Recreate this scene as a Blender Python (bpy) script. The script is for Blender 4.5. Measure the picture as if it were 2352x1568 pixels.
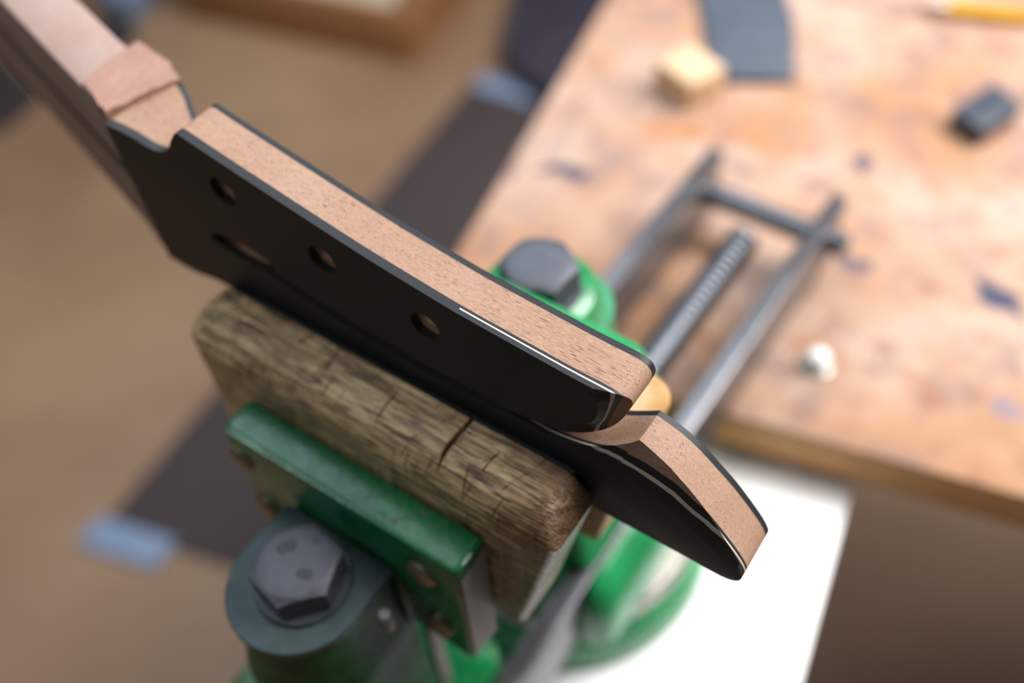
import bpy, bmesh, math, random
from mathutils import Vector, Matrix, noise

random.seed(7)
for o in list(bpy.data.objects):
    bpy.data.objects.remove(o, do_unlink=True)
SC = bpy.context.scene
COL = SC.collection

# ------------------------------------------------------------------ camera
# work frame in millimetres: X along the headstock, Y jaw closing direction, Z up; floor at z = FLOOR
FLOOR = -1150.0
FPX = 2287.0
CR = Vector((0.8244, 0.5637, -0.0506))       # camera right
CD = Vector((0.4081, -0.6541, -0.6369))      # camera down
CF = CR.cross(CD).normalized()               # camera forward
CR = CR.normalized()
CD = CF.cross(CR).normalized()
CPOS = Vector((231.96, -118.0, 172.75))


def W(p):
    return Vector((p[0] / 1000.0, p[1] / 1000.0, (p[2] - FLOOR) / 1000.0))


def pix(px, py, axis, val):
    d = CR * ((px - 1176) / FPX) + CD * ((py - 784) / FPX) + CF
    t = (val - CPOS[axis]) / d[axis]
    return CPOS + d * t


cam_d = bpy.data.cameras.new('camera')
cam = bpy.data.objects.new('camera', cam_d)
COL.objects.link(cam)
cam_d.sensor_width = 36.0
cam_d.lens = FPX / 2352.0 * 36.0
cam_d.clip_start = 0.01
cam_d.clip_end = 50
cam_d.dof.use_dof = True
cam_d.dof.focus_distance = 0.235
cam_d.dof.aperture_fstop = 4.2
rot = Matrix((CR, -CD, -CF)).transposed().to_4x4()
cam.matrix_world = Matrix.Translation(W(CPOS)) @ rot
SC.camera = cam

# ------------------------------------------------------------------ world, light, exposure
SC.view_settings.view_transform = 'Standard'
SC.view_settings.look = 'None'
SC.view_settings.gamma = 1.0
SC.view_settings.use_curve_mapping = False
SC.view_settings.exposure = 0.14
wd = bpy.data.worlds.new('world')
SC.world = wd
wd.use_nodes = True
wd.node_tree.nodes['Background'].inputs[0].default_value = (0.62, 0.68, 0.78, 1)
wd.node_tree.nodes['Background'].inputs[1].default_value = 0.07


def area(name, loc, target, sx, sy, power, col):
    l = bpy.data.lights.new(name, 'AREA')
    l.shape = 'RECTANGLE'
    l.size = sx
    l.size_y = sy
    l.energy = power
    l.color = col
    o = bpy.data.objects.new(name, l)
    COL.objects.link(o)
    a, b = W(loc), W(target)
    o.location = a
    o.rotation_euler = (b - a).to_track_quat('-Z', 'Y').to_euler()
    return o


area('window_light', (930, 1220, 1330), (120, 150, -200), 1.3, 1.1, 88, (1.0, 0.98, 0.965))
area('skylight', (-1100, 1050, 1400), (0, 0, -200), 2.0, 1.5, 34, (0.74, 0.86, 1.0))
area('side_window', (-1700, -1250, 1850), (50, -30, -60), 0.7, 0.9, 13, (0.84, 0.92, 1.0))
area('overhead_fill', (-350, 0, 1950), (50, 0, -200), 1.2, 0.9, 8, (0.95, 0.97, 1.0))  # overhead fill added to lift the tops over the front faces

# ------------------------------------------------------------------ materials


class N:
    def __init__(s, name):
        s.m = bpy.data.materials.new(name)
        s.m.use_nodes = True
        s.t = s.m.node_tree
        s.b = s.t.nodes['Principled BSDF']
        s.co = s.t.nodes.new('ShaderNodeTexCoord').outputs['Object']

    def new(s, typ, **k):
        n = s.t.nodes.new(typ)
        for a, v in k.items():
            setattr(n, a, v)
        return n

    def link(s, a, b):
        s.t.links.new(a, b)

    def set(s, key, v):
        if hasattr(v, 'is_linked') or isinstance(v, bpy.types.NodeSocket):
            s.link(v, s.b.inputs[key])
        else:
            s.b.inputs[key].default_value = v

    def mapping(s, scale, rot=(0, 0, 0), loc=(0, 0, 0), src=None):
        n = s.new('ShaderNodeMapping')
        n.inputs['Scale'].default_value = scale
        n.inputs['Rotation'].default_value = rot
        n.inputs['Location'].default_value = loc
        s.link(src or s.co, n.inputs['Vector'])
        return n.outputs[0]

    def noise(s, scale, detail=3, rough=0.55, vec=None, dist=0.0):
        n = s.new('ShaderNodeTexNoise')
        n.inputs['Scale'].default_value = scale
        n.inputs['Detail'].default_value = detail
        n.inputs['Roughness'].default_value = rough
        n.inputs['Distortion'].default_value = dist
        s.link(vec or s.co, n.inputs['Vector'])
        return n.outputs['Fac']

    def ramp(s, fac, stops):
        n = s.new('ShaderNodeValToRGB')
        r = n.color_ramp
        while len(r.elements) < len(stops):
            r.elements.new(0.5)
        for e, (p, c) in zip(r.elements, stops):
            e.position = p
            e.color = (c, c, c, 1) if isinstance(c, (int, float)) else (*c, 1)
        s.link(fac, n.inputs[0])
        return n.outputs[0]

    def mix(s, fac, a, b, mode='MIX'):
        n = s.new('ShaderNodeMix', data_type='RGBA', blend_type=mode)
        for key, v in ((0, fac), (6, a), (7, b)):
            if isinstance(v, bpy.types.NodeSocket):
                s.link(v, n.inputs[key])
            else:
                n.inputs[key].default_value = v if isinstance(v, float) else (*v, 1)
        return n.outputs[2]

    def math(s, op, a, b=0.0, clamp=False):
        n = s.new('ShaderNodeMath', operation=op, use_clamp=clamp)
        for k, v in ((0, a), (1, b)):
            if isinstance(v, bpy.types.NodeSocket):
                s.link(v, n.inputs[k])
            else:
                n.inputs[k].default_value = v
        return n.outputs[0]

    def bump(s, h, strength, dist):
        n = s.new('ShaderNodeBump')
        n.inputs['Strength'].default_value = strength
        n.inputs['Distance'].default_value = dist
        s.link(h, n.inputs['Height'])
        s.link(n.outputs[0], s.b.inputs['Normal'])


def srgb(r, g, b):
    f = lambda c: c / 12.92 if c <= 0.04045 else ((c + 0.055) / 1.055) ** 2.4
    return (f(r / 255), f(g / 255), f(b / 255))


def mahogany(name, c1, c2, rot=0.0, pore=1.0):
    n = N(name)
    v = n.mapping((1, 1, 1), (0, 0, rot))
    fib = n.noise(1.0, 4, 0.65, n.mapping((70, 1900, 1900), src=v))
    fine = n.noise(1.0, 3, 0.65, n.mapping((420, 6500, 6500), src=v))
    big = n.noise(28, 3, 0.5, v)
    col = n.mix(n.ramp(big, [(0.35, 0.0), (0.65, 1.0)]), c1, c2)
    col = n.mix(n.ramp(fib, [(0.38, 0.0), (0.66, 0.6)]), col, tuple(c * 0.62 for c in c1))
    col = n.mix(n.ramp(fine, [(0.38, 0.5), (0.55, 0.0)]), col, tuple(min(1, c * 1.4) for c in c2))
    p = n.noise(1.0, 2, 0.4, n.mapping((250, 3000, 3000), src=v))
    dens = n.noise(70, 2, 0.5, v)
    p2 = n.math('ADD', p, n.math('MULTIPLY', n.math('SUBTRACT', dens, 0.5), 0.20))
    pm = n.ramp(p2, [(0.645, 0.0), (0.71, 0.85 * pore)])
    col = n.mix(pm, col, (0.075, 0.036, 0.024))
    n.set('Base Color', col)
    n.set('Roughness', 0.62)
    n.set('Specular IOR Level', 0.3)
    n.bump(n.math('SUBTRACT', fine, pm), 0.35, 0.00025)
    return n.m


def plain(name, col, rough=0.5, metal=0.0, spec=0.5, nscale=0, namt=0.25, bump=0.0, bdist=0.0003, coat=0.0):
    n = N(name)
    if nscale:
        f = n.noise(nscale, 4, 0.6)
        c = n.mix(n.ramp(f, [(0.3, 0.0), (0.7, 1.0)]), tuple(x * (1 - namt) for x in col), tuple(min(1, x * (1 + namt)) for x in col))
        n.set('Base Color', c)
        if bump:
            n.bump(f, bump, bdist)
    else:
        n.set('Base Color', (*col, 1))
    n.set('Roughness', rough)
    n.set('Metallic', metal)
    n.set('Specular IOR Level', spec)
    n.set('Coat Weight', coat)
    n.set('Coat Roughness', 0.15)
    return n.m


MAHOG = mahogany('mahogany_core', srgb(151, 115, 93), srgb(164, 134, 113))
MAHOG_N = mahogany('mahogany_neck', srgb(152, 122, 109), srgb(164, 140, 131), math.radians(16), 0.25)
MAHOG_R = mahogany('mahogany_rough_end', srgb(146, 106, 90), srgb(166, 130, 114), math.radians(75), 0.4)


def ebony():
    n = N('black_veneer')
    f = n.noise(1.0, 3, 0.7, n.mapping((250, 5000, 5000)))
    n.set('Base Color', n.mix(f, (0.013, 0.0135, 0.015), (0.025, 0.0255, 0.028)))
    n.set('Roughness', 0.42)
    n.set('Specular IOR Level', 0.22)
    n.bump(n.noise(5000, 2, 0.7), 0.35, 0.0001)
    return n.m


EBONY = ebony()
WHITE_LINE = plain('white_purfling', srgb(192, 183, 168), 0.5, nscale=900, namt=0.06)


def oak():
    n = N('worn_oak_jaw')
    wob = n.noise(1.0, 3, 0.5, n.mapping((20, 60, 60)))
    g = n.noise(1.0, 6, 0.7, n.mapping((38, 560, 560)), 0.6)
    g2 = n.noise(1.0, 3, 0.6, n.mapping((90, 1300, 1300)))
    blot = n.noise(42, 4, 0.6)
    col = n.mix(n.ramp(g, [(0.36, 0.0), (0.58, 1.0)]), srgb(140, 106, 64), srgb(236, 202, 150))
    col = n.mix(n.ramp(g2, [(0.50, 0.0), (0.60, 0.85)]), col, srgb(66, 48, 30))
    col = n.mix(n.ramp(blot, [(0.54, 0.0), (0.72, 0.7)]), col, srgb(88, 60, 36))
    # knife scratches across the grain, in two directions
    def scratches(rz, off, thr, sx):
        v = n.mapping((1, 1, 1), (0, 0, rz), off)
        k = n.noise(1.0, 1, 0.4, n.mapping((sx, 38, 38), src=v))
        m = n.noise(75, 2, 0.5, v)
        return n.math('MULTIPLY', n.ramp(k, [(thr, 0.0), (thr + 0.035, 1.0)]), n.ramp(m, [(0.46, 0.0), (0.56, 0.9)]))
    smk = n.math('MAXIMUM', scratches(0.45, (0, 0, 0), 0.63, 620), scratches(-0.25, (0.3, 0.1, 0), 0.64, 480))
    smk = n.math('MAXIMUM', smk, scratches(0.15, (0.1, 0.4, 0), 0.66, 900))
    col = n.mix(n.math('MULTIPLY', smk, 0.62), col, srgb(46, 33, 21))
    # oily end, worn dark towards the +X end of the block
    sx = n.new('ShaderNodeSeparateXYZ')
    n.link(n.co, sx.inputs[0])
    e = n.math('MULTIPLY', n.math('ADD', n.math('SUBTRACT', sx.outputs[0], 0.044), n.math('MULTIPLY', n.math('SUBTRACT', blot, 0.5), 0.07)), 60, True)
    col = n.mix(n.math('MULTIPLY', e, 0.8), col, srgb(84, 47, 24))
    n.set('Base Color', col)
    rgh = n.ramp(n.noise(90, 4, 0.6, n.mapping((1, 1, 1), loc=(4, 4, 1))), [(0.38, 0.15), (0.6, 0.42)])
    n.set('Roughness', n.mix(n.math('MULTIPLY', e, 0.8), rgh, (0.16, 0.16, 0.16)))
    n.set('Specular IOR Level', 0.6)
    h = n.math('ADD', n.math('MULTIPLY', g2, -0.5), n.math('MULTIPLY', smk, -0.7))
    n.bump(n.math('ADD', h, g), 0.7, 0.0008)
    return n.m


OAK = oak()
OAK_PALE = plain('pale_beech_jaw', srgb(176, 136, 86), 0.55, nscale=130, namt=0.2)


def green_paint(name, base, wear):
    n = N(name)
    f = n.noise(160, 5, 0.65)
    big = n.noise(35, 3, 0.6)
    col = n.mix(n.ramp(big, [(0.35, 0.0), (0.65, 1.0)]), tuple(c * 0.75 for c in base), tuple(c * 1.2 for c in base))
    wv = n.noise(260, 4, 0.7)
    wm = n.ramp(n.math('ADD', wv, n.math('MULTIPLY', n.math('SUBTRACT', big, 0.5), 0.4)), [(0.66 - wear, 0.0), (0.72 - wear, 0.85)])
    col = n.mix(wm, col, srgb(74, 62, 52))
    n.set('Base Color', col)
    n.set('Roughness', n.ramp(f, [(0.3, 0.20), (0.7, 0.36)]))
    n.set('Coat Weight', 0.12)
    n.set('Coat Roughness', 0.1)
    n.bump(n.math('ADD', f, n.math('MULTIPLY', wm, -0.5)), 0.35, 0.0008)
    return n.m


GREEN = green_paint('green_enamel_worn', srgb(6, 104, 56), 0.06)
GREEN_SHADED = plain('shaded_green_casting', srgb(8, 70, 34), 0.5, spec=0.22, nscale=140, namt=0.5, bump=0.4, bdist=0.0006)  # vise green darkened to paint in the shade on the front casting
GREEN2 = green_paint('green_enamel', srgb(30, 132, 78), -0.2)


def steel(name, col, rough, nscale=300, metal=1.0, namt=0.25):
    n = N(name)
    f = n.noise(nscale, 5, 0.65)
    n.set('Base Color', n.mix(n.ramp(f, [(0.3, 0.0), (0.7, 1.0)]), tuple(c * (1 - namt) for c in col), tuple(min(1, c * (1 + namt)) for c in col)))
    n.set('Metallic', metal)
    n.set('Roughness', n.ramp(f, [(0.3, rough * 0.8), (0.7, min(1, rough * 1.2))]))
    n.bump(f, 0.25, 0.0003)
    return n.m


BOLT = steel('oxidised_bolt_steel', srgb(82, 84, 91), 0.55, 250, 0.5)
WASHER = steel('grey_green_washer', srgb(58, 72, 74), 0.5, 110, 0.4, 0.4)
RAILM = steel('rail_steel', srgb(104, 104, 108), 0.3, 60, 0.7)
SCREWM = steel('thread_steel', srgb(118, 120, 127), 0.34, 200, 0.9)
DARKM = plain('dark_mark', srgb(52, 48, 52), 0.6, nscale=400)
RIVET = steel('jaw_screw_steel', srgb(150, 134, 118), 0.4, 400, 0.8)
BARE = steel('bare_cast_iron', srgb(128, 128, 120), 0.6, 700, 0.3, 0.45)
LINER = plain('dark_leather', srgb(34, 38, 34), 0.8, nscale=500, namt=0.4, bump=0.5)

BENCH_A = math.radians(12.2)     # bench is turned a little from the vise


def benchmat():
    n = N('stained_bench_top')
    v = n.co
    a = n.noise(14, 4, 0.6, v)
    b = n.noise(34, 4, 0.6, n.mapping((1, 1, 1), loc=(3, 1, 0)))
    c = n.noise(9, 3, 0.55, n.mapping((1, 1, 1), loc=(0, 7, 2)))
    col = n.mix(n.ramp(a, [(0.36, 0.0), (0.64, 1.0)]), srgb(182, 139, 109), srgb(192, 162, 144))
    col = n.mix(n.ramp(c, [(0.50, 0.0), (0.66, 0.75)]), col, srgb(172, 120, 78))
    col = n.mix(n.ramp(b, [(0.50, 0.0), (0.66, 0.75)]), col, srgb(140, 112, 106))
    col = n.mix(n.ramp(n.noise(60, 3, 0.6, n.mapping((1, 1, 1), loc=(9, 2, 2))), [(0.56, 0.0), (0.68, 0.65)]), col, srgb(144, 96, 72))
    # ink and glue stains and the rubber block's painted shadow, each shaped separately
    warp = n.new('ShaderNodeTexNoise')
    warp.inputs['Scale'].default_value = 55
    n.link(v, warp.inputs['Vector'])
    wv = n.new('ShaderNodeVectorMath', operation='MULTIPLY_ADD')
    n.link(warp.outputs['Color'], wv.inputs[0])
    wv.inputs[1].default_value = (0.03, 0.03, 0)
    n.link(v, wv.inputs[2])
    for (px, py, rx, ry, ang, colr, amt) in STAINS_SHADOW:
        P = W(pix(px, py, 2, -248.0)) - BENCH_O
        m = n.new('ShaderNodeMapping', vector_type='TEXTURE')
        m.inputs['Location'].default_value = (P.x + 0.015, P.y + 0.015, 0)
        m.inputs['Rotation'].default_value = (0, 0, math.radians(ang))
        m.inputs['Scale'].default_value = (rx / 1000, ry / 1000, 1)
        n.link(wv.outputs[0], m.inputs['Vector'])
        sep = n.new('ShaderNodeSeparateXYZ')
        n.link(m.outputs[0], sep.inputs[0])
        d = n.math('SQRT', n.math('ADD', n.math('POWER', n.math('ABSOLUTE', sep.outputs[0]), 2), n.math('POWER', n.math('ABSOLUTE', sep.outputs[1]), 2)))
        col = n.mix(n.ramp(d, [(0.65, amt), (1.15, 0.0)]), col, colr)
    n.set('Base Color', col)
    n.set('Roughness', 0.5)
    n.set('Specular IOR Level', 0.35)
    n.bump(b, 0.15, 0.0005)
    return n.m


BENCH_O = W((-43.6, 195.5, FLOOR))
INK = srgb(58, 58, 82)
INK2 = srgb(98, 82, 92)
RUST = srgb(156, 100, 66)
STAINS_SHADOW = [(1290, 397, 18, 7.5, 20, INK, 1.0), (1990, 368, 12, 10, 0, INK2, 0.95), (1968, 612, 10, 9, 0, INK2, 1.0), (2312, 690, 23, 9, -25, INK, 1.0),
          (2320, 940, 14, 7, 10, srgb(130, 118, 136), 0.7), (1880, 820, 24, 15, 0, RUST, 0.45), (2110, 880, 22, 7, -30, RUST, 0.45),
          (2262, 310, 13, 8, 20, srgb(168, 98, 46), 0.6), (1560, 300, 30, 14, 20, srgb(176, 114, 64), 0.7), (1760, 330, 34, 14, 20, srgb(178, 114, 64), 0.6)]  # first entry here paints the rubber block's cast shadow


def floormat():
    n = N('brown_board_floor')
    a = n.noise(1.6, 4, 0.55)
    b = n.noise(7, 4, 0.6)
    col = n.mix(n.ramp(a, [(0.35, 0.0), (0.65, 1.0)]), srgb(132, 101, 75), srgb(153, 122, 94))
    col = n.mix(n.ramp(b, [(0.60, 0.0), (0.75, 0.45)]), col, srgb(112, 86, 68))
    n.set('Base Color', col)
    n.set('Roughness', 0.55)
    n.bump(n.noise(120, 3, 0.6), 0.1, 0.001)
    return n.m


# ------------------------------------------------------------------ mesh helpers (millimetres)


def thing(name, base, label, cat, group=None):
    o = bpy.data.objects.new(name, None)
    o.empty_display_size = 0.03
    COL.objects.link(o)
    o.location = W(base)
    o['label'] = label
    o['category'] = cat
    if group:
        o['group'] = group
    return o


def origin_of(p):
    v = Vector((0, 0, 0))
    while p:
        v += p.location
        p = p.parent
    return v


def link_bm(name, bm, mat, parent=None, at=None, smooth=None, bevel=None, label=None):
    """bm is in work-frame millimetres; becomes one mesh object"""
    base = origin_of(parent) if parent else (W(at) if at is not None else Vector((0, 0, 0)))
    bmesh.ops.recalc_face_normals(bm, faces=bm.faces[:])
    for v in bm.verts:
        v.co = W(v.co) - base
    me = bpy.data.meshes.new(name)
    bm.to_mesh(me)
    bm.free()
    o = bpy.data.objects.new(name, me)
    COL.objects.link(o)
    me.materials.append(mat)
    if parent:
        o.parent = parent
    else:
        o.location = base
    if bevel:
        mo = o.modifiers.new('bevel', 'BEVEL')
        mo.width = bevel[0] / 1000
        mo.segments = bevel[1]
        mo.limit_method = 'ANGLE'
        mo.angle_limit = math.radians(35)
    if smooth is not None:
        finish(o, smooth)
    if label:
        o['label'] = label
    return o


def bake(o):
    dg = bpy.context.evaluated_depsgraph_get()
    me = bpy.data.meshes.new_from_object(o.evaluated_get(dg))
    o.modifiers.clear()
    old = o.data
    o.data = me
    bpy.data.meshes.remove(old)


def finish(o, ang):
    if o.modifiers:
        bake(o)
    for p in o.data.polygons:
        p.use_smooth = True
    o.data.set_sharp_from_angle(angle=math.radians(ang))


def cut(o, cutters):
    for c in cutters:
        m = o.modifiers.new('cut', 'BOOLEAN')
        m.operation = 'DIFFERENCE'
        m.solver = 'EXACT'
        m.object = c
    bpy.context.view_layer.update()
    bake(o)


def drop(objs):
    for c in objs:
        me = c.data
        bpy.data.objects.remove(c, do_unlink=True)
        bpy.data.meshes.remove(me)


def frame(o=(0, 0, 0), ang=0.0):
    c, s = math.cos(ang), math.sin(ang)
    return lambda x, y, z: (o[0] + x * c - y * s, o[1] + x * s + y * c, o[2] + z)


ID = frame()


def add_prism(bm, pts, f):
    """pts: 2-D polygon; f(u, v, side) gives the 3-D point of side 0 / 1"""
    a = [bm.verts.new(f(u, v, 0)) for u, v in pts]
    b = [bm.verts.new(f(u, v, 1)) for u, v in pts]
    bm.faces.new(a)
    bm.faces.new(b[::-1])
    n = len(pts)
    for i in range(n):
        bm.faces.new((a[i], b[i], b[(i + 1) % n], a[(i + 1) % n]))
    return bm


def box_bm(x0, x1, y0, y1, z0, z1, fr=ID, bm=None):
    bm = bm or bmesh.new()
    return add_prism(bm, [(x0, y0), (x1, y0), (x1, y1), (x0, y1)], lambda u, v, s: fr(u, v, (z0, z1)[s]))


def loft_bm(rings, bm=None, caps=True):
    bm = bm or bmesh.new()
    vs = [[bm.verts.new(p) for p in r] for r in rings]
    n = len(vs[0])
    for a, b in zip(vs, vs[1:]):
        for i in range(n):
            bm.faces.new((a[i], a[(i + 1) % n], b[(i + 1) % n], b[i]))
    if caps:
        bm.faces.new(vs[0][::-1])
        bm.faces.new(vs[-1])
    return bm


def lathe_bm(cx, cy, prof, seg=48, bm=None, a0=0.0):
    """prof: list of (radius, z), axis vertical"""
    rings = [[(cx + r * math.cos(a0 + 2 * math.pi * i / seg), cy + r * math.sin(a0 + 2 * math.pi * i / seg), z) for i in range(seg)] for r, z in prof]
    return loft_bm(rings, bm)


def tube_bm(p0, p1, prof, seg=24, bm=None):
    """prof: list of (t along p0->p1 in mm, radius)"""
    p0, p1 = Vector(p0), Vector(p1)
    d = (p1 - p0).normalized()
    u = d.orthogonal().normalized()
    w = d.cross(u)
    rings = [[p0 + d * t + (u * math.cos(2 * math.pi * i / seg) + w * math.sin(2 * math.pi * i / seg)) * r for i in range(seg)] for t, r in prof]
    return loft_bm(rings, bm)


def catmull(pts, n=5, closed=False):
    out = []
    m = len(pts)
    for i in range(m - 1):
        p0 = Vector(pts[max(i - 1, 0)])
        p1 = Vector(pts[i])
        p2 = Vector(pts[i + 1])
        p3 = Vector(pts[min(i + 2, m - 1)])
        for k in range(n):
            t = k / n
            out.append(tuple(0.5 * ((2 * p1) + (p2 - p0) * t + (2 * p0 - 5 * p1 + 4 * p2 - p3) * t * t + (3 * p1 - p0 - 3 * p2 + p3) * t ** 3)))
    out.append(tuple(pts[-1]))
    return out


def rrect(x0, x1, y0, y1, r, seg=6):
    """rounded rectangle; r = (r00, r10, r11, r01) radii at (x0,y0),(x1,y0),(x1,y1),(x0,y1)"""
    out = []
    for (cx, cy, rr, a0) in ((x0 + r[0], y0 + r[0], r[0], math.pi), (x1 - r[1], y0 + r[1], r[1], 1.5 * math.pi),
                             (x1 - r[2], y1 - r[2], r[2], 0), (x0 + r[3], y1 - r[3], r[3], 0.5 * math.pi)):
        for i in range(seg + 1):
            a = a0 + i / seg * math.pi / 2
            out.append((cx + rr * math.cos(a), cy + rr * math.sin(a)))
    return out


def structure(o, kind='structure'):
    o['kind'] = kind
    return o


# ------------------------------------------------------------------ floor
bm = bmesh.new()
box_bm(-5000, 4000, -3500, 5000, FLOOR - 40, FLOOR, bm=bm)
fl = structure(link_bm('floor', bm, floormat(), None, at=(0, 0, FLOOR)))
fl['label'] = 'mottled brown board floor of the workshop'
WALLM = plain('pale_plaster', srgb(170, 165, 156), 0.85, nscale=3, namt=0.06)
for nm, r in (('wall_back', (-5000, 4000, 5000, 5100)), ('wall_left', (-5100, -5000, -3500, 5100))):
    w_ = structure(link_bm(nm, box_bm(*r, FLOOR, FLOOR + 2700), WALLM, None, at=(r[0], r[2], FLOOR)))
    w_['label'] = 'pale plaster ' + ('back' if 'back' in nm else 'left') + ' wall of the workshop'

# ------------------------------------------------------------------ workbench
BZ = -248.0
BT = 27.0
bfr = frame((-43.6, 195.5, 0), BENCH_A)
# the two visible edges meet at the hidden front left corner
c_front = pix(1650, 945, 2, BZ)
c_right = pix(2352, 1140, 2, BZ)
l_far = pix(1410, 0, 2, BZ)
l_near = pix(1060, 570, 2, BZ)
dl = (l_far - l_near).normalized()
df = (c_right - c_front).normalized()
den = df.x * dl.y - df.y * dl.x
tt = ((l_near.x - c_front.x) * dl.y - (l_near.y - c_front.y) * dl.x) / den
bcorner = c_front + df * tt
BENCH_A = math.atan2(df.y, df.x)
bfr = frame((bcorner.x, bcorner.y, 0), BENCH_A)
BENCH_O = W((bcorner.x, bcorner.y, FLOOR))
bench = thing('workbench', (bcorner.x, bcorner.y, FLOOR), 'wooden workbench with a pale tan top mottled with ink and glue stains', 'workbench')
BM = benchmat()
EDGE = mahogany('bench_edge_wood', srgb(226, 152, 100), srgb(236, 174, 124), BENCH_A, 0.3)
bm = box_bm(0, 1500, 0, 800, BZ - 3, BZ, bfr)
link_bm('bench_surface', bm, BM, bench, bevel=(1.0, 2), smooth=30)
bm = box_bm(0.5, 1499, 0.5, 799, BZ - BT, BZ - 3, bfr)
link_bm('bench_top', bm, EDGE, bench, bevel=(1.5, 2), smooth=30)
for lx, ly in ((130, 110), (1400, 110), (130, 700), (1400, 700)):
    bm = box_bm(lx - 40, lx + 40, ly - 40, ly + 40, FLOOR, BZ - BT, bfr)
    link_bm('leg', bm, EDGE, bench, bevel=(3, 2), smooth=30)

# white stand carrying the vise
SZ = -280.0
stand_right = pix(1960, 1115, 2, SZ)
stand_r2 = pix(1840, 1568, 2, SZ)
sd = (stand_right - stand_r2).normalized()
sfr = frame((stand_r2.x, stand_r2.y, 0), math.atan2(sd.y, sd.x) - math.pi / 2)
stand = thing('vise_stand', sfr(-80, 40, FLOOR), 'white painted board on a post carrying the green vise', 'stand')
WPAINT = plain('white_painted_board', srgb(238, 237, 236), 0.5, nscale=40, namt=0.05)
bm = box_bm(-185, 0, -130, 150, SZ - 18, SZ, sfr)
link_bm('top_board', bm, WPAINT, stand, bevel=(1.5, 2), smooth=30)
bm = box_bm(-125, -55, -20, 50, FLOOR + 25, SZ - 18, sfr)
link_bm('post', bm, EDGE, stand, bevel=(2, 2), smooth=30)
bm = box_bm(-170, -15, -90, 70, FLOOR, FLOOR + 25, sfr)
link_bm('foot_plate', bm, EDGE, stand, bevel=(2, 2), smooth=30)

# ------------------------------------------------------------------ vise
VX, VY = 97.0, 88.0
vise = thing('bench_vise', (VX, VY, SZ), 'green enamelled bench vise with oak jaw block and steel slide rails', 'vise')

# swivel base
bm = lathe_bm(VX, VY, [(10, SZ), (68, SZ), (70, SZ + 4), (69, SZ + 18), (64, SZ + 26), (10, SZ + 26)], 64)
link_bm('swivel_base', bm, GREEN2, vise, smooth=35)
bm = lathe_bm(VX, VY, [(10, SZ + 26.2), (62.5, SZ + 26.2), (63.5, SZ + 27.5), (63.5, SZ + 37), (62, SZ + 38.5), (10, SZ + 38.5)], 64)
link_bm('swivel_ring', bm, steel('bright_ring_steel', srgb(186, 180, 172), 0.4, 60, 0.8), vise, smooth=35)

# fixed body: rounded housing round the rails
R_Z = -200.0
RAILS = (61.0, 135.0)
RW = 4.6
RH = 42.0
rings = []
for z, ins in ((SZ + 39, 4), (SZ + 44, 0), (-222, 0), (-206, 3), (-198, 9), (-193, 18)):
    rings.append([(x, y, z) for x, y in rrect(43 + ins, 154 - ins, 30 + ins * 0.7, 128 - ins * 0.7, (10, 10, 22, 22), 8)])
bm = loft_bm(rings)
body = link_bm('fixed_body', bm, GREEN2, vise)
cuts = []
for rx in RAILS:
    b2 = box_bm(rx - RW - 1.5, rx + RW + 1.5, -400, 600, R_Z - RH - 2, R_Z + 40)
    cuts.append(link_bm('cutter', b2, GREEN2))
cut(body, cuts)
drop(cuts)
finish(body, 35)
# column up to the rear jaw
rings = []
for z, hx, y0, y1 in ((-196, 40, 40, 118), (-170, 30, 46, 108), (-130, 26, 50, 98), (-88, 25, 48, 95)):
    rings.append([(x, y, z) for x, y in rrect(98 - hx, 98 + hx, y0, y1, (6, 6, 20, 20), 8)])
link_bm('rear_column', loft_bm(rings), GREEN2, vise, smooth=40)

# rails, end rod and screw
for rx in RAILS:
    bm = box_bm(rx - RW, rx + RW, -95, 306, R_Z - RH, R_Z)
    link_bm('slide_rail', bm, RAILM, vise, bevel=(1.2, 2), smooth=30)
zr = R_Z - 21
bm = tube_bm((RAILS[0] - 8, 292, zr), (RAILS[1] + 14, 292, zr), [(0, 5.8), (1, 6.8), (95, 6.8), (96, 5.8)], 24)
link_bm('end_rod', bm, SCREWM, vise, smooth=40)
# threaded screw
SX, SZc = 101.0, R_Z - 14
bm = bmesh.new()
prof = []
y = 0.0
L = 262 - 20
while y < L - 130:
    prof.append((y, 8.5))
    y += 10
while y < L:
    prof += [(y, 8.8), (y + 1.3, 8.8), (y + 2.2, 6.4), (y + 3.9, 6.4)]
    y += 5.0
prof += [(L + 1, 6.5)]
tube_bm((SX, 20, SZc), (SX, 300, SZc), prof, 24, bm)
link_bm('lead_screw', bm, SCREWM, vise, smooth=50)
# sleeve the screw runs in
bm = tube_bm((SX, 120, SZc), (SX, 150, SZc), [(0, 14), (26, 14), (28, 12)], 32)
link_bm('screw_nut', bm, GREEN2, vise, smooth=40)


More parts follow.
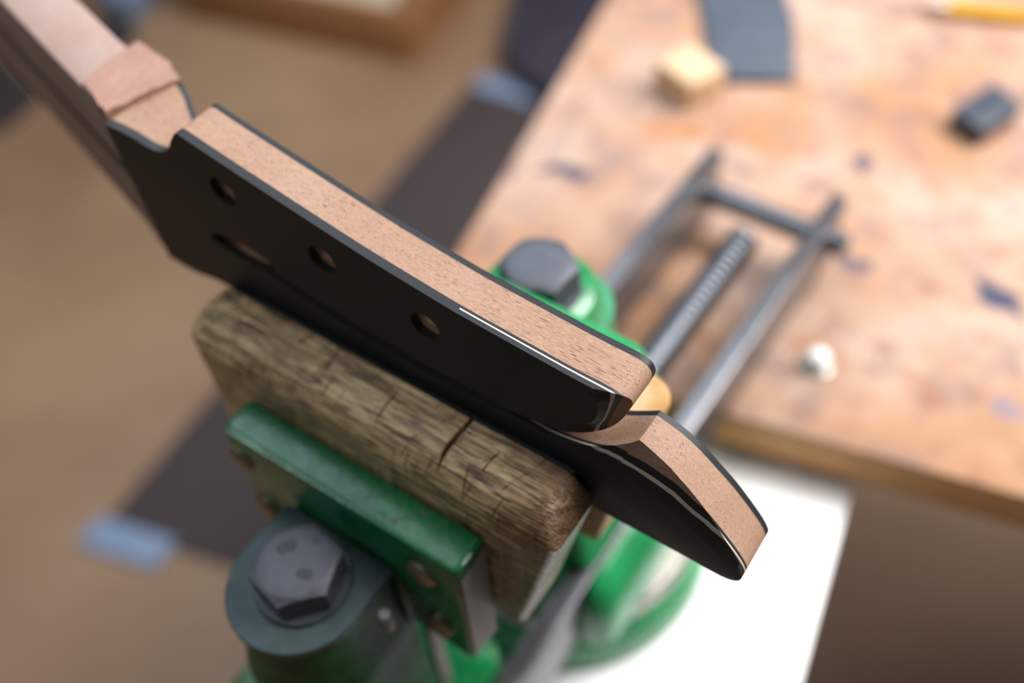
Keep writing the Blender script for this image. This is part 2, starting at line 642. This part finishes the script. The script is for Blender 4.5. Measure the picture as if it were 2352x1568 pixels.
def hexbolt(cx, cy, ztop, af, h, a0, marks):
    bm = bmesh.new()
    rc = af / 2 / math.cos(math.pi / 6)
    seg = 48

    def hexr(a):
        k = ((a - a0 + math.pi / 6) % (math.pi / 3)) - math.pi / 6
        return af / 2 / math.cos(k + 0) if True else rc
    rings = []
    for kind in range(6):
        ring = []
        for i in range(seg):
            a = 2 * math.pi * i / seg + a0
            hr = hexr(a)
            if kind == 0:
                r, z = hr, ztop - h
            elif kind == 1:
                r, z = hr, ztop - 0.2 - (hr - af / 2 * 0.94) * 0.62
            elif kind == 2:
                r, z = af / 2 * 0.94, ztop - 0.25
            elif kind == 3:
                r, z = af / 2 * 0.90, ztop
            elif kind == 4:
                r, z = af / 2 * 0.5, ztop + 0.12
            else:
                r, z = 0.4, ztop + 0.15
            ring.append((cx + r * math.cos(a), cy + r * math.sin(a), z))
        rings.append(ring)
    loft_bm(rings, bm)
    b = link_bm('bolt', bm, BOLT, vise, smooth=28)
    for (txt, dx, dy, size, ang) in marks:
        cu = bpy.data.curves.new('mark', 'FONT')
        cu.body = txt
        cu.size = size / 1000
        cu.extrude = 0.00012
        cu.offset = 0.00025
        cu.align_x = 'CENTER'
        cu.align_y = 'CENTER'
        t = bpy.data.objects.new('mark', cu)
        COL.objects.link(t)
        bpy.context.view_layer.update()
        me = bpy.data.meshes.new_from_object(t.evaluated_get(bpy.context.evaluated_depsgraph_get()))
        bpy.data.objects.remove(t, do_unlink=True)
        me.materials.append(DARKM)
        mo = bpy.data.objects.new('stamped_mark', me)
        COL.objects.link(mo)
        mo.parent = b
        mo.location = W((cx + dx, cy + dy, ztop + 0.14)) - origin_of(vise)
        mo.rotation_euler = (0, 0, math.radians(ang))
    bm = lathe_bm(cx, cy, [(2, ztop - h - 1.6), (af * 0.60, ztop - h - 1.6), (af * 0.62, ztop - h - 1.0), (af * 0.60, ztop - h), (2, ztop - h)], 40)
    link_bm('bolt_washer', bm, BOLT, vise, smooth=30)
    return b


# front jaw: D-shaped top plate, boss, jaw plate
FBX, FBY = 96.5, -51.5
hexbolt(FBX, FBY, -80, 23.5, 10.5, math.radians(20), [('8', -4.9, 2.6, 7.5, 150), ('.', -0.4, 6.2, 10, 150), ('8', 5.2, -1.2, 6.0, 110)])
ZW = -92.2


def dshape(cx, cy, r, yb, hw, n=28):
    pts = [(cx + hw, yb), (cx - hw, yb)]
    a0 = math.pi - 0.12
    for i in range(n + 1):
        a = a0 + (math.pi + 0.24) * i / n
        pts.append((cx + r * math.cos(a), cy + r * math.sin(a)))
    return pts


bm = add_prism(bmesh.new(), dshape(FBX - 1, FBY - 1.5, 21.5, -34.4, 21.2), lambda u, v, s: (u, v, (ZW - 3.2, ZW)[s]))
link_bm('swivel_washer', bm, WASHER, vise, bevel=(0.7, 2), smooth=30)
rings = []
for z, k in ((-230, 9), (-175, 6), (-150, 2.2), (-138, 1.4), (-128, 2.6), (-122, 1.2), (-112, -1.0), (ZW - 3.4, -2.0)):
    rings.append([(u, v, z) for u, v in dshape(FBX - 1, FBY - 1.5, 21.5 + k, -32.6, 20.5 + k * 0.8)])
link_bm('front_boss', loft_bm(rings), GREEN_SHADED, vise, smooth=40)
# jaw plate
rings = []
for z, i in ((-128, 1.5), (-126, 0), (-90, 0), (-71.6, 0), (-70.4, 0.35), (-69.9, 1.2), (-69.7, 2.2)):
    yfront = -33.4 + (0.0 if z > -100 else 0.0)
    rings.append([(x, yy, z) for x, yy in rrect(52.5 + i, 141.5 - i, yfront + i, -20.4 - min(i, 0.6), (2.5, 2.5, 1, 1), 5)])
link_bm('jaw_plate', loft_bm(rings), GREEN, vise, smooth=40)
# worn bare end of the jaw plate
bm = add_prism(bmesh.new(), [(-32.6, -75), (-21.2, -72.5), (-21.2, -126), (-32.6, -126)], lambda u, v, s: ((141.3, 141.9)[s], u, v))
link_bm('plate_end', bm, BARE, vise, bevel=(0.25, 1), smooth=30, label='bare grey metal end of the jaw plate')
for sx, szz in ((56.5, -83), (58.5, -111), (127.3, -84.3), (129.3, -115.6)):
    bm = tube_bm((sx, -33.0, szz), (sx, -40, szz), [(0, 5.2), (0.9, 5.2), (1.7, 4.2), (2.1, 2.2), (2.2, 0.3)], 24)
    link_bm('jaw_screw', bm, RIVET, vise, smooth=40)
bm = lathe_bm(121.5, -45.5, [(2.0, -104), (2.6, -99), (2.6, -96.5), (1.6, -95.2), (0.3, -95)], 16)
link_bm('grease_nipple', bm, BARE, vise, smooth=40)
# web from boss to plate
bm = box_bm(74, 119, -36, -30, -126, -96)
link_bm('plate_web', bm, GREEN_SHADED, vise, bevel=(2, 2), smooth=30)
# front slide under the boss that carries the rails
rings = []
for z, i in ((-236, 2), (-232, 0), (-196, 0), (-190, 5)):
    rings.append([(x, yy, z) for x, yy in rrect(48 + i, 129 - i, -84 + i, -4 - i, (14, 14, 8, 8), 6)])
link_bm('front_slide', loft_bm(rings), GREEN, vise, smooth=40)
bm = box_bm(117, 120, -31, -25, -190, -134)  # pale strip added to paint the lit side edge of the body
link_bm('lit_edge_strip', bm, BARE, vise, bevel=(0.8, 2), smooth=30)


# oak jaw block
def jaw_block(name, mat, x0, x1, yb, yf, ztop, zbot, taper0, taper1, rf, rough, seed, mirror=False):
    """yb = clamping face, yf = face on the jaw plate"""
    rings = []
    s = -1 if yf < yb else 1
    lev = []
    for k in range(7):
        a = math.radians(54 * k / 6)
        lev.append((ztop - rf * (1 - math.cos(a)) * 2.2, 1 - math.sin(a) / math.sin(math.radians(54))))
    zl = lev[-1][0]
    for k in range(1, 15):
        lev.append((zl + (zbot - zl) * k / 14, 0.0))
    for z, f in lev:
        t = max(0.0, (zl - z) / (zl - zbot))
        xa = x0 + 9 * f + taper0 * t
        xb = x1 - 9 * f - taper1 * t
        yfr = yf - s * rf * f
        ybk = yb + s * 1.2 * f
        ya, yc = min(yfr, ybk), max(yfr, ybk)
        rr = (9.0, 2.6 + 7 * f, 1.5, 1.5) if s < 0 else (1.5, 1.5, 9, 9)
        rr = tuple(min(q, (yc - ya) * 0.48 if q > 2 else 1.2) for q in rr)
        # resample the long sides so that wear can dent them
        base = rrect(xa, xb, ya, yc, rr, 6)
        ring = []
        for i in range(len(base)):
            p, q = Vector(base[i]), Vector(base[(i + 1) % len(base)])
            m = 40 if (q - p).length > 40 else 1
            for j in range(m):
                w = p.lerp(q, j / m)
                ring.append((w.x, w.y, z))
        rings.append(ring)
    for r in rings:
        for i, p in enumerate(r):
            v = Vector(p)
            d = noise.noise(v * 0.09 + Vector((seed, 0, 0))) * rough + noise.noise(v * 0.35) * rough * 0.45
            if abs(v.y - yb) > 1.6:
                r[i] = (v.x, v.y + d * (1 if s > 0 else -1) * -0.5, v.z + d * 0.7)
    bm = loft_bm(rings[::-1], caps=False)
    # domed top: fan strips between mirrored ring points
    bm.verts.ensure_lookup_table()
    o = link_bm(name, bm, mat, vise)
    b = bmesh.new()
    b.from_mesh(o.data)
    edges = [e for e in b.edges if e.is_boundary]
    bmesh.ops.holes_fill(b, edges=edges, sides=0)
    bmesh.ops.recalc_face_normals(b, faces=b.faces[:])
    b.to_mesh(o.data)
    b.free()
    return o


oak_block = jaw_block('oak_jaw', OAK, 27.5, 164.5, -1.3, -20.3, -46.5, -113, 2, 13, 10, 0.8, 1.0)
# saw kerfs and knife cuts across the block
cuts = []
for (ax, ay, bx, by, wdt, dep) in ((1001, 1072, 1093, 958, 0.8, 4.0), (862, 975, 915, 905, 0.4, 1.0), (742, 905, 772, 872, 0.4, 0.9),
                                   (1110, 1090, 1150, 1040, 0.3, 0.8), (730, 868, 765, 838, 0.35, 0.9)):
    a = pix(ax, ay, 2, -49.5)
    b = pix(bx, by, 2, -47.5)
    d = (b - a).normalized()
    nrm = Vector((-d.y, d.x, 0)) * wdt
    up = Vector((0, 0, 6))
    dn = Vector((0, 0, -dep))
    cb = bmesh.new()
    loft_bm([[a + nrm * 1.6 + up, a - nrm * 1.6 + up, a - nrm * 0.2 + dn * 0.8, a + nrm * 0.2 + dn * 0.8],
             [b + nrm * 1.6 + up, b - nrm * 1.6 + up, b - nrm * 0.2 + dn, b + nrm * 0.2 + dn]], cb)
    cuts.append(link_bm('cutter', cb, OAK))
cut(oak_block, cuts)
drop(cuts)
finish(oak_block, 30)
bm = add_prism(bmesh.new(), [(34, -48.2), (158, -48.2), (161, -58), (148, -111), (33, -111), (31, -58)], lambda u, v, s: (u, (-1.3, -0.05)[s], v))
link_bm('jaw_liner', bm, LINER, vise, bevel=(0.4, 1), smooth=30, label='thin dark leather liner on the oak jaw')

# rear jaw, plate, boss and bolt
rear_block = jaw_block('rear_wood_jaw', OAK_PALE, 30, 166, 15.3, 44, -50, -113, 2, 10, 8, 0.3, 5.0)
finish(rear_block, 40)
rings = []
for z, i in ((-118, 1.0), (-112, 0), (-80, 0), (-68, 0), (-65, 1.2), (-63.6, 3.4)):
    rings.append([(x, yy, z) for x, yy in rrect(54 + i, 150 - i, 44.2, 59 - i, (1, 1, 6, 6), 6)])
link_bm('rear_jaw_plate', loft_bm(rings), GREEN2, vise, smooth=40)
RBX, RBY = 98.5, 71.5
hexbolt(RBX, RBY, -66, 24, 11.5, math.radians(-4), [])
rings = []
for z, k in ((-125, 4), (-100, 3.0), (-92, 2), (-84, 0.5), (-79.5, -0.8), (-78.2, -2.4)):
    rings.append([(RBX + (u - RBX), 2 * RBY - v, z) for u, v in dshape(RBX, RBY, 21 + k, 2 * RBY - 50, 22 + k * 0.5)])
link_bm('rear_boss', loft_bm(rings), GREEN2, vise, smooth=40)

# ------------------------------------------------------------------ guitar neck with sculpted headstock
gn = thing('guitar_neck', (96, 7, -62), 'unfinished mahogany guitar neck, black faced sculpted headstock clamped in the vise', 'guitar neck')
top = catmull([(0, 0), (5, 0.3), (11, 0.1), (17.8, -0.9), (23, -0.4), (27.4, 2.7), (30.4, 6.8), (33.2, 10.1)], 4) \
    + catmull([(34.8, 10.6), (46, 7.9), (62.8, 4.2), (82.6, 0.0), (97.7, -2.9), (111, -5.0), (123.5, -6.8), (140, -8.3), (155, -9.5), (164, -9.9)], 4) \
    + catmull([(166.5, -10.1), (169, -10.9), (170.4, -12.5), (170.6, -14.8), (169.9, -17.5), (168.7, -21.5), (167.4, -24.4), (165.7, -26.6), (163.2, -28.4), (159.4, -30.8), (155.5, -32.8), (151.3, -34.4), (143, -36.2), (136, -37.0), (134.5, -37.4)], 3) \
    + catmull([(136, -37.9), (143, -38.6), (149, -38.9), (153, -38.3), (157, -37.4), (160.7, -36.2), (164.3, -34.6), (168.2, -31.9), (173.0, -28.2)], 4)[0:] \
    + catmull([(174.2, -28.5), (180.1, -30.5), (185.5, -33.7), (190.5, -37.8), (195.1, -41.7), (199.9, -46.7), (203.7, -51.2), (205.7, -54.5), (206.1, -57), (204.9, -59.8), (201, -61.5), (193, -61.4)], 4)
low = catmull([(167, -61.9), (140, -62.2), (100, -60), (60, -55.5), (30, -50.5), (15, -52.6), (3, -52.2)], 4)
OUT = top + low


def clip_poly(pts, x, keep_right):
    out = []
    n = len(pts)
    for i in range(n):
        a, b = pts[i], pts[(i + 1) % n]
        ina = (a[0] >= x) == keep_right
        inb = (b[0] >= x) == keep_right
        if ina:
            out.append(a)
        if ina != inb:
            t = (x - a[0]) / (b[0] - a[0])
            out.append((x, a[1] + (b[1] - a[1]) * t))
    return out


def yback(x):
    t = min(1.0, max(0.0, (26.0 - x) / 24.0))
    return 15.0 + 10.5 * t * t * (3 - 2 * t)


def slab(name, pts, y0, y1, mat, curved=False, front=False):
    if curved == 'both':
        f = lambda u, v, s: (u, (yback(u) - 1.8, yback(u))[s], v)
    elif curved:
        f = lambda u, v, s: (u, (y0, yback(u) - 1.8)[s], v)
    else:
        f = lambda u, v, s: (u, (y0, y1)[s], v)
    bm = add_prism(bmesh.new(), pts, f)
    if curved:
        big = [fc for fc in bm.faces if len(fc.verts) > 4]
        bmesh.ops.triangulate(bm, faces=big)
    return link_bm(name, bm, mat, gn)


slabs = []
XS = 29.0


def zrange(x):
    zs = []
    for i in range(len(OUT)):
        p, q = OUT[i], OUT[(i + 1) % len(OUT)]
        if (p[0] - x) * (q[0] - x) <= 0 and p[0] != q[0]:
            zs.append(p[1] + (q[1] - p[1]) * (x - p[0]) / (q[0] - p[0]))
    return min(zs), max(zs)


def volute(name, f0, f1, mat):
    rings = []
    for i in range(31):
        x = max(0.02, XS * i / 30)
        xx = max(x, 3.2)
        zl, zh = zrange(xx)[0], zrange(x)[1]
        rings.append([(x, f0(x), zh), (x, f1(x), zh), (x, f1(x), zl), (x, f0(x), zl)])
    o = link_bm(name, loft_bm(rings), mat, gn)
    finish(o, 30)
    return o


volute('volute_core', lambda x: 2.65, lambda x: yback(x) - 1.8, MAHOG)
volute('volute_veneer', lambda x: yback(x) - 1.8, yback, EBONY)
FLAT = clip_poly(OUT, XS, True)
slabs.append(slab('headstock_core', FLAT, 2.65, 13.2, MAHOG))
slabs.append(slab('back_veneer', FLAT, 13.2, 15.0, EBONY))
slabs.append(slab('front_veneer', OUT, 0.0, 1.4, EBONY))
slabs.append(slab('white_purfling', clip_poly(OUT, 123.8, True), 1.42, 1.84, WHITE_LINE))
slabs.append(slab('purfling_filler', clip_poly(OUT, 123.8, False), 1.4, 1.85, EBONY))
slabs.append(slab('inner_veneer', OUT, 1.85, 2.65, EBONY))

cutters = []
# tuner holes
for hx, hz in ((45.8, -4.3), (79.3, -12.6), (112.7, -18.9)):
    cb = tube_bm((hx, -10, hz), (hx, 40, hz), [(0, 4.7), (50, 4.7)], 32)
    cutters.append(link_bm('cutter', cb, EBONY))
# truss rod access opening: long spindle, running into the groove below the upper lobe
cb = bmesh.new()
sp = []
for i in range(24):
    a = 2 * math.pi * i / 24
    sp.append((45 + 13.5 * math.cos(a), -28.0 + 3.9 * math.sin(a) * abs(math.sin(a)) ** 0.4))
add_prism(cb, sp, lambda u, v, s: (u, (-5, 30)[s], v))
cutters.append(link_bm('cutter', cb, EBONY))


def ruled_cutter(secs):
    """secs: (inner point at y = 0, outer point on the outline at depth y) ; removes everything in front of the ruled facet"""
    rings = []
    for (ix, iz), (ox, oz, oy) in secs:
        I = Vector((ix, 0, iz))
        O = Vector((ox, oy, oz))
        d = O - I
        p1 = I - d * 0.25
        p2 = O + d * 1.1
        p3 = Vector(((p1.x + p2.x) / 2, -12, (p1.z + p2.z) / 2))
        p0 = Vector((p1.x, -12, p1.z))
        p4 = Vector((p2.x, -12, p2.z))
        rings.append([p0, p1, p2, p4])
    return link_bm('cutter', loft_bm(rings), EBONY)


# bevel round the end of the upper lobe
lobe_a = [((160.5, -12.5), (162.5, -9.8, 0.05)), ((163.0, -12.9), (167.6, -10.4, 1.9)), ((163.7, -13.9), (170.0, -12.2, 3.4)), ((163.8, -15.6), (170.6, -14.8, 4.4)),
          ((163.9, -17.9), (169.9, -17.5, 4.9)), ((163.2, -21.3), (168.7, -21.5, 5.0)), ((162.2, -23.4), (167.4, -24.4, 4.4)), ((160.8, -25.0), (165.7, -26.6, 3.2)),
          ((159.3, -26.4), (163.2, -28.4, 1.8)), ((157.3, -29.0), (159.4, -30.8, 0.7)), ((154.3, -31.4), (155.5, -32.8, 0.12))]
lobe_a = [((a[0], a[1]), b) for a, b in lobe_a]
sm_i = catmull([s[0] for s in lobe_a], 3)
sm_o = catmull([s[1] for s in lobe_a], 3)


def lobe_cut(si, so):
    rings = []
    for (ix, iz), (ox, oz, oy) in zip(si, so):
        I = Vector((ix, 0, iz))
        O = Vector((ox, oy, oz))
        d = O - I
        p1 = I - d * 0.12
        p2 = O + d * 0.10
        rings.append([Vector((p1.x, -9, p1.z)), p1, p2, Vector((p2.x, -9, p2.z))])
    return link_bm('cutter', loft_bm(rings), EBONY)


cutters.append(lobe_cut(sm_i, sm_o))
# facet along the upper front arris of the lower horn
horn = [((150.5, -40.2), (151.5, -38.6, 0.12)), ((156, -39.6), (157, -37.4, 0.6)), ((159.5, -39.5), (160.7, -36.2, 1.3)), ((163, -39.5), (164.3, -34.6, 2.2)), ((166.3, -39.5), (168.2, -31.9, 2.9)),
        ((169, -39.5), (171.2, -29.6, 3.7)), ((170.5, -39.6), (173, -28.2, 4.65)), ((177, -41), (179.5, -30.3, 3.9)),
        ((184, -43), (185.2, -33.5, 3.3)), ((190.5, -46.5), (191.1, -38.4, 2.9)), ((196, -50), (195.6, -42.2, 2.2)), ((201, -54.5), (199.8, -46.6, 1.5)), ((205.5, -58.5), (204.6, -52.6, 0.6))]
cutters.append(lobe_cut([s[0] for s in horn], [s[1] for s in horn]))
# long groove under the upper lobe
gp = catmull([(50, -28.4), (62, -31.3), (75, -33.6), (91, -35.8), (106, -37.1), (125, -37.4), (137, -37.6)], 4)
rings = []
for i, (gx, gz) in enumerate(gp):
    t = i / (len(gp) - 1)
    w = 1.6 + 0.7 * math.sin(math.pi * t)
    dpt = 1.2 + 0.9 * t
    rings.append([Vector((gx, -2, gz + w * 1.0)), Vector((gx, dpt, gz - 0.2)), Vector((gx, -2, gz - w * 3.2))])
cutters.append(link_bm('cutter', loft_bm(rings), EBONY))
for s in slabs:
    cut(s, cutters)
    finish(s, 24)
drop(cutters)

# neck shaft, turned 16 degrees at the nut
TH = math.radians(16)
nd = Vector((-math.cos(TH), math.sin(TH), 0))
nn = Vector((math.sin(TH), math.cos(TH), 0))


def nk(s, n_, z):
    p = nd * s + nn * n_
    return (p.x, p.y, z)


def nbox(name, pts, z0, z1, mat, bev=None, rough=0.0):
    bm = add_prism(bmesh.new(), pts, lambda u, v, s: nk(u, v, (z0, z1)[s]))
    if rough:
        bmesh.ops.subdivide_edges(bm, edges=bm.edges[:], cuts=7, use_grid_fill=True)
        for v in bm.verts:
            q = noise.noise_vector(v.co * 0.45) * rough
            v.co += q
    return link_bm(name, bm, mat, gn, bevel=bev, smooth=30 if not rough else 60)


nbox('scarf_joint', [(0.0, 2.7), (0.0, 23.4), (3.0, 23.4), (3.0, 2.7)], -52.4, -9.0, MAHOG_N)
nbox('neck_shaft', [(2.8, 2.6), (2.8, 23.5), (36, 21.8), (470, 22.5), (470, 2.6)], -52.5, 0.0, MAHOG_N, (0.8, 2))
nbox('nut_block', [(2.3, 2.1), (2.3, 25.6), (13, 27.0), (29, 25.4), (27, 18), (20.5, 3.0)], -54.0, 2.0, MAHOG_R, None, 0.8)
nbox('center_stripe', [(1.5, 2.3), (1.5, 4), (470, 4), (470, 2.3)], -27.0, -22.8, plain('dark_stripe', srgb(40, 27, 18), 0.6, nscale=300))

# ------------------------------------------------------------------ things on the bench


def on_bench(px, py):
    return pix(px, py, 2, BZ)


# slate plate
pl = [on_bench(1590, -60), on_bench(1638, 194), on_bench(1822, 194), on_bench(1822, 60), on_bench(1785, -60)]
base = on_bench(1710, 60)
bm = bmesh.new()
pts = [(p.x, p.y) for p in pl]
add_prism(bm, pts, lambda u, v, s: (u, v, (BZ, BZ + 5)[s]))
st = link_bm('slate_plate', bm, plain('blue_grey_slate', srgb(66, 74, 86), 0.6, nscale=60, namt=0.2), None, at=(base.x, base.y, BZ), bevel=(1.5, 3), smooth=30)
st['label'] = 'flat blue-grey slate plate lying on the workbench'
st['category'] = 'plate'

# wood offcut
p = on_bench(1578, 226)
a0 = math.radians(68)
cfr = frame((p.x - 4, p.y + 8, 0), a0)
bm = box_bm(-16, 16, -18, 18, BZ, BZ + 22, cfr)
bmesh.ops.transform(bm, matrix=Matrix.Identity(4), verts=bm.verts[:])
of = link_bm('wood_offcut', bm, mahogany('pale_pine', srgb(212, 172, 132), srgb(224, 192, 156), 0.3, 0.1), None, at=(p.x, p.y, BZ), bevel=(2.2, 3), smooth=30)
of['label'] = 'small pale wood offcut beside the slate plate'
of['category'] = 'wood offcut'

# black eraser block
q = [pix(x_, y_, 2, BZ + 14) for x_, y_ in ((2188, 250), (2260, 300), (2352, 238), (2282, 190))]
cq = sum(q, Vector()) / 4
bm = add_prism(bmesh.new(), [(v.x, v.y) for v in q], lambda u, v, s: (u, v, (BZ, BZ + 14)[s]))
er = link_bm('rubber_block', bm, plain('black_rubber', srgb(56, 62, 74), 0.45, nscale=100, namt=0.15), None, at=(cq.x, cq.y, BZ), bevel=(1.4, 3), smooth=30)
er['label'] = 'small black rubber block lying alone on the workbench'
er['category'] = 'rubber block'

# pencil
pa = on_bench(2112, 26)
pb = on_bench(2352, 52)
d = (pb - pa).normalized()
pz = BZ + 5.2
pen = thing('pencil', (pa.x, pa.y, BZ), 'yellow pencil with a pale eraser end lying on the workbench', 'pencil')
A = Vector((pa.x, pa.y, pz))


def ptube(name, t0, t1, prof, seg, mat):
    bm = tube_bm(A + d * t0, A + d * t1, prof, seg)
    return link_bm(name, bm, mat, pen, smooth=25)


ptube('eraser', 0, 12, [(0, 3.6), (1, 4.2), (9, 4.3)], 20, plain('pink_eraser', srgb(226, 190, 182), 0.7, nscale=200, namt=0.05))
ptube('ferrule', 8.5, 20, [(0, 4.7), (2, 4.9), (3, 4.6), (4, 4.9), (9, 4.9), (9.5, 4.7)], 20, plain('ferrule_metal', srgb(215, 205, 190), 0.35, 0.8, nscale=300))
ptube('shaft', 17.5, 150, [(0, 5.2), (132, 5.2)], 6, plain('yellow_lacquer', srgb(238, 178, 22), 0.35, nscale=60, namt=0.05))
ptube('tip', 137.5, 160, [(11, 5.0), (28, 1.1)], 12, plain('bare_pencil_wood', srgb(214, 176, 130), 0.6, nscale=200))
ptube('lead', 165.2, 172, [(0, 1.1), (5, 0.3)], 10, plain('graphite', srgb(50, 50, 54), 0.4, nscale=200))

# white plug
p = on_bench(1875, 838)
plug = thing('cap_nut', (p.x, p.y, BZ), 'small white domed cap on a collar, standing on the workbench', 'cap')
bm = lathe_bm(p.x, p.y, [(0.5, BZ), (8.5, BZ), (8.5, BZ + 1.2), (7.5, BZ + 1.8), (0.5, BZ + 1.8)], 32)
link_bm('collar', bm, steel('zinc', srgb(190, 196, 190), 0.3, 300), plug, smooth=30)
bm = lathe_bm(p.x, p.y, [(0.5, BZ + 1.6), (6.2, BZ + 1.6), (6.2, BZ + 6), (5.4, BZ + 8.4), (3.6, BZ + 9.8), (0.3, BZ + 10.4)], 32)
link_bm('dome', bm, plain('white_plastic', srgb(238, 240, 236), 0.3, nscale=200, namt=0.03), plug, smooth=60)

# ------------------------------------------------------------------ things on the floor


def on_floor(px, py, h=0.0):
    return pix(px, py, 2, FLOOR + h)


def flat(name, quad, h, mat, label, cat, bev, hz=None):
    q = [on_floor(*c, h) for c in quad]
    c = sum(q, Vector()) / len(q)
    bm = add_prism(bmesh.new(), [(v.x, v.y) for v in q], lambda u, v, s: (u, v, (FLOOR, FLOOR + h)[s]))
    o = link_bm(name, bm, mat, None, at=(c.x, c.y, FLOOR), bevel=bev, smooth=30)
    o['label'] = label
    o['category'] = cat
    return o


# dark floor runner with pale bound ends
q = [on_floor(235, 1205, 6), on_floor(1082, 190, 6), on_floor(1275, 248, 6), on_floor(560, 1310, 6)]
c = sum(q, Vector()) / 4
mat_t = thing('floor_runner', (c.x, c.y, FLOOR), 'dark brown floor runner with pale blue-grey end bands', 'mat')
bm = add_prism(bmesh.new(), [(v.x, v.y) for v in q], lambda u, v, s: (u, v, (FLOOR, FLOOR + 6)[s]))
link_bm('mat_body', bm, plain('dark_brown_rubber', srgb(66, 54, 54), 0.75, nscale=150, namt=0.2), mat_t, bevel=(2, 2), smooth=30)
for (i, j, t0, t1) in ((0, 3, -0.06, 0.5), (1, 2, 0.05, 0.75)):
    e0 = q[i].lerp(q[j], t0)
    e1 = q[i].lerp(q[j], t1)
    k0 = q[(1, 0)[i]]
    out = (q[i] - k0).normalized()
    r = [e0 - out * 12, e1 - out * 12, e1 + out * 40, e0 + out * 40]
    bm = add_prism(bmesh.new(), [(v.x, v.y) for v in r], lambda u, v, s: (u, v, (FLOOR + 0.5, FLOOR + 7.5)[s]))
    link_bm('end_band', bm, plain('pale_blue_tape', srgb(128, 146, 172), 0.45, nscale=30, namt=0.1), mat_t, bevel=(1, 2), smooth=30)

# dark cushion with a rounded corner
pts = []
cs = [on_floor(1150, 110, 60), on_floor(1215, 175, 60), on_floor(1330, 200, 60), on_floor(1520, 120, 60), on_floor(1560, -160, 60), on_floor(1260, -200, 60), on_floor(1175, -10, 60)]
cc = sum(cs, Vector()) / len(cs)
lp = catmull([(v.x, v.y) for v in cs + cs[:1]], 5)[:-1]
rings = []
for h, k in ((0, 0.96), (15, 1.0), (45, 1.0), (56, 0.98), (60, 0.93)):
    rings.append([(cc.x + (x - cc.x) * k, cc.y + (y - cc.y) * k, FLOOR + h) for x, y in lp])
cu = link_bm('floor_cushion', loft_bm(rings), plain('dark_navy_cloth', srgb(50, 44, 56), 0.9, nscale=10, namt=0.35), None, at=(cc.x, cc.y, FLOOR), smooth=40)
cu['label'] = 'dark cushion with rounded corners on the floor past the runner'
cu['category'] = 'cushion'

# open wooden crate
p0 = on_floor(950, 150, 0)
p1 = on_floor(480, 50, 0)
u = (p1 - p0).normalized()
v = Vector((-u.y, u.x, 0))
if v.y < 0:
    v = -v
cr = thing('wooden_crate', (p0.x, p0.y, FLOOR), 'open wooden crate with a pale liner standing on the floor', 'crate')
CW = mahogany('crate_wood', srgb(150, 104, 66), srgb(170, 122, 80), 0.2, 0.2)
LN, DP, HT = 620.0, 420.0, 130.0


def cbox(name, a0, a1, b0, b1, z0, z1, mat):
    bm = add_prism(bmesh.new(), [(a0, b0), (a1, b0), (a1, b1), (a0, b1)],
                   lambda s, t, k: (p0.x + u.x * s + v.x * t, p0.y + u.y * s + v.y * t, FLOOR + (z0, z1)[k]))
    return link_bm(name, bm, mat, cr, bevel=(2, 2), smooth=30)


cbox('bottom', 0, LN, 0, DP, 0, 14, CW)
cbox('side', 0, LN, 0, 18, 14, HT, CW)
cbox('side', 0, LN, DP - 18, DP, 14, HT, CW)
cbox('end', 0, 18, 18, DP - 18, 14, HT + 40, CW)
cbox('end', LN - 18, LN, 18, DP - 18, 14, HT + 40, CW)
cbox('liner', 60, LN - 30, 22, DP - 22, 14.5, HT - 25, plain('cream_card', srgb(190, 176, 150), 0.8, nscale=20, namt=0.1))

# dark bag at the left and pale blue box behind the neck
flat('rubber_mat', [(-160, 350), (15, 285), (95, 215), (0, 120), (-200, 40)], 12, plain('black_brown_mat', srgb(44, 36, 38), 0.85, nscale=100, namt=0.2),
     'black-brown rubber mat on the floor under the neck', 'mat', (3, 2))
flat('storage_box', [(190, -160), (225, -15), (290, 5), (370, -90)], 70, plain('blue_grey_plastic', srgb(116, 134, 156), 0.4, nscale=30, namt=0.1),
     'blue-grey plastic box on the floor beside a black felt pad', 'box', (6, 3))
flat('felt_pad', [(205, 50), (250, 112), (312, 78), (280, 45)], 20, plain('black_felt', srgb(40, 38, 44), 0.9, nscale=100, namt=0.2),
     'small black felt pad beside the blue-grey plastic box', 'pad', (6, 3))
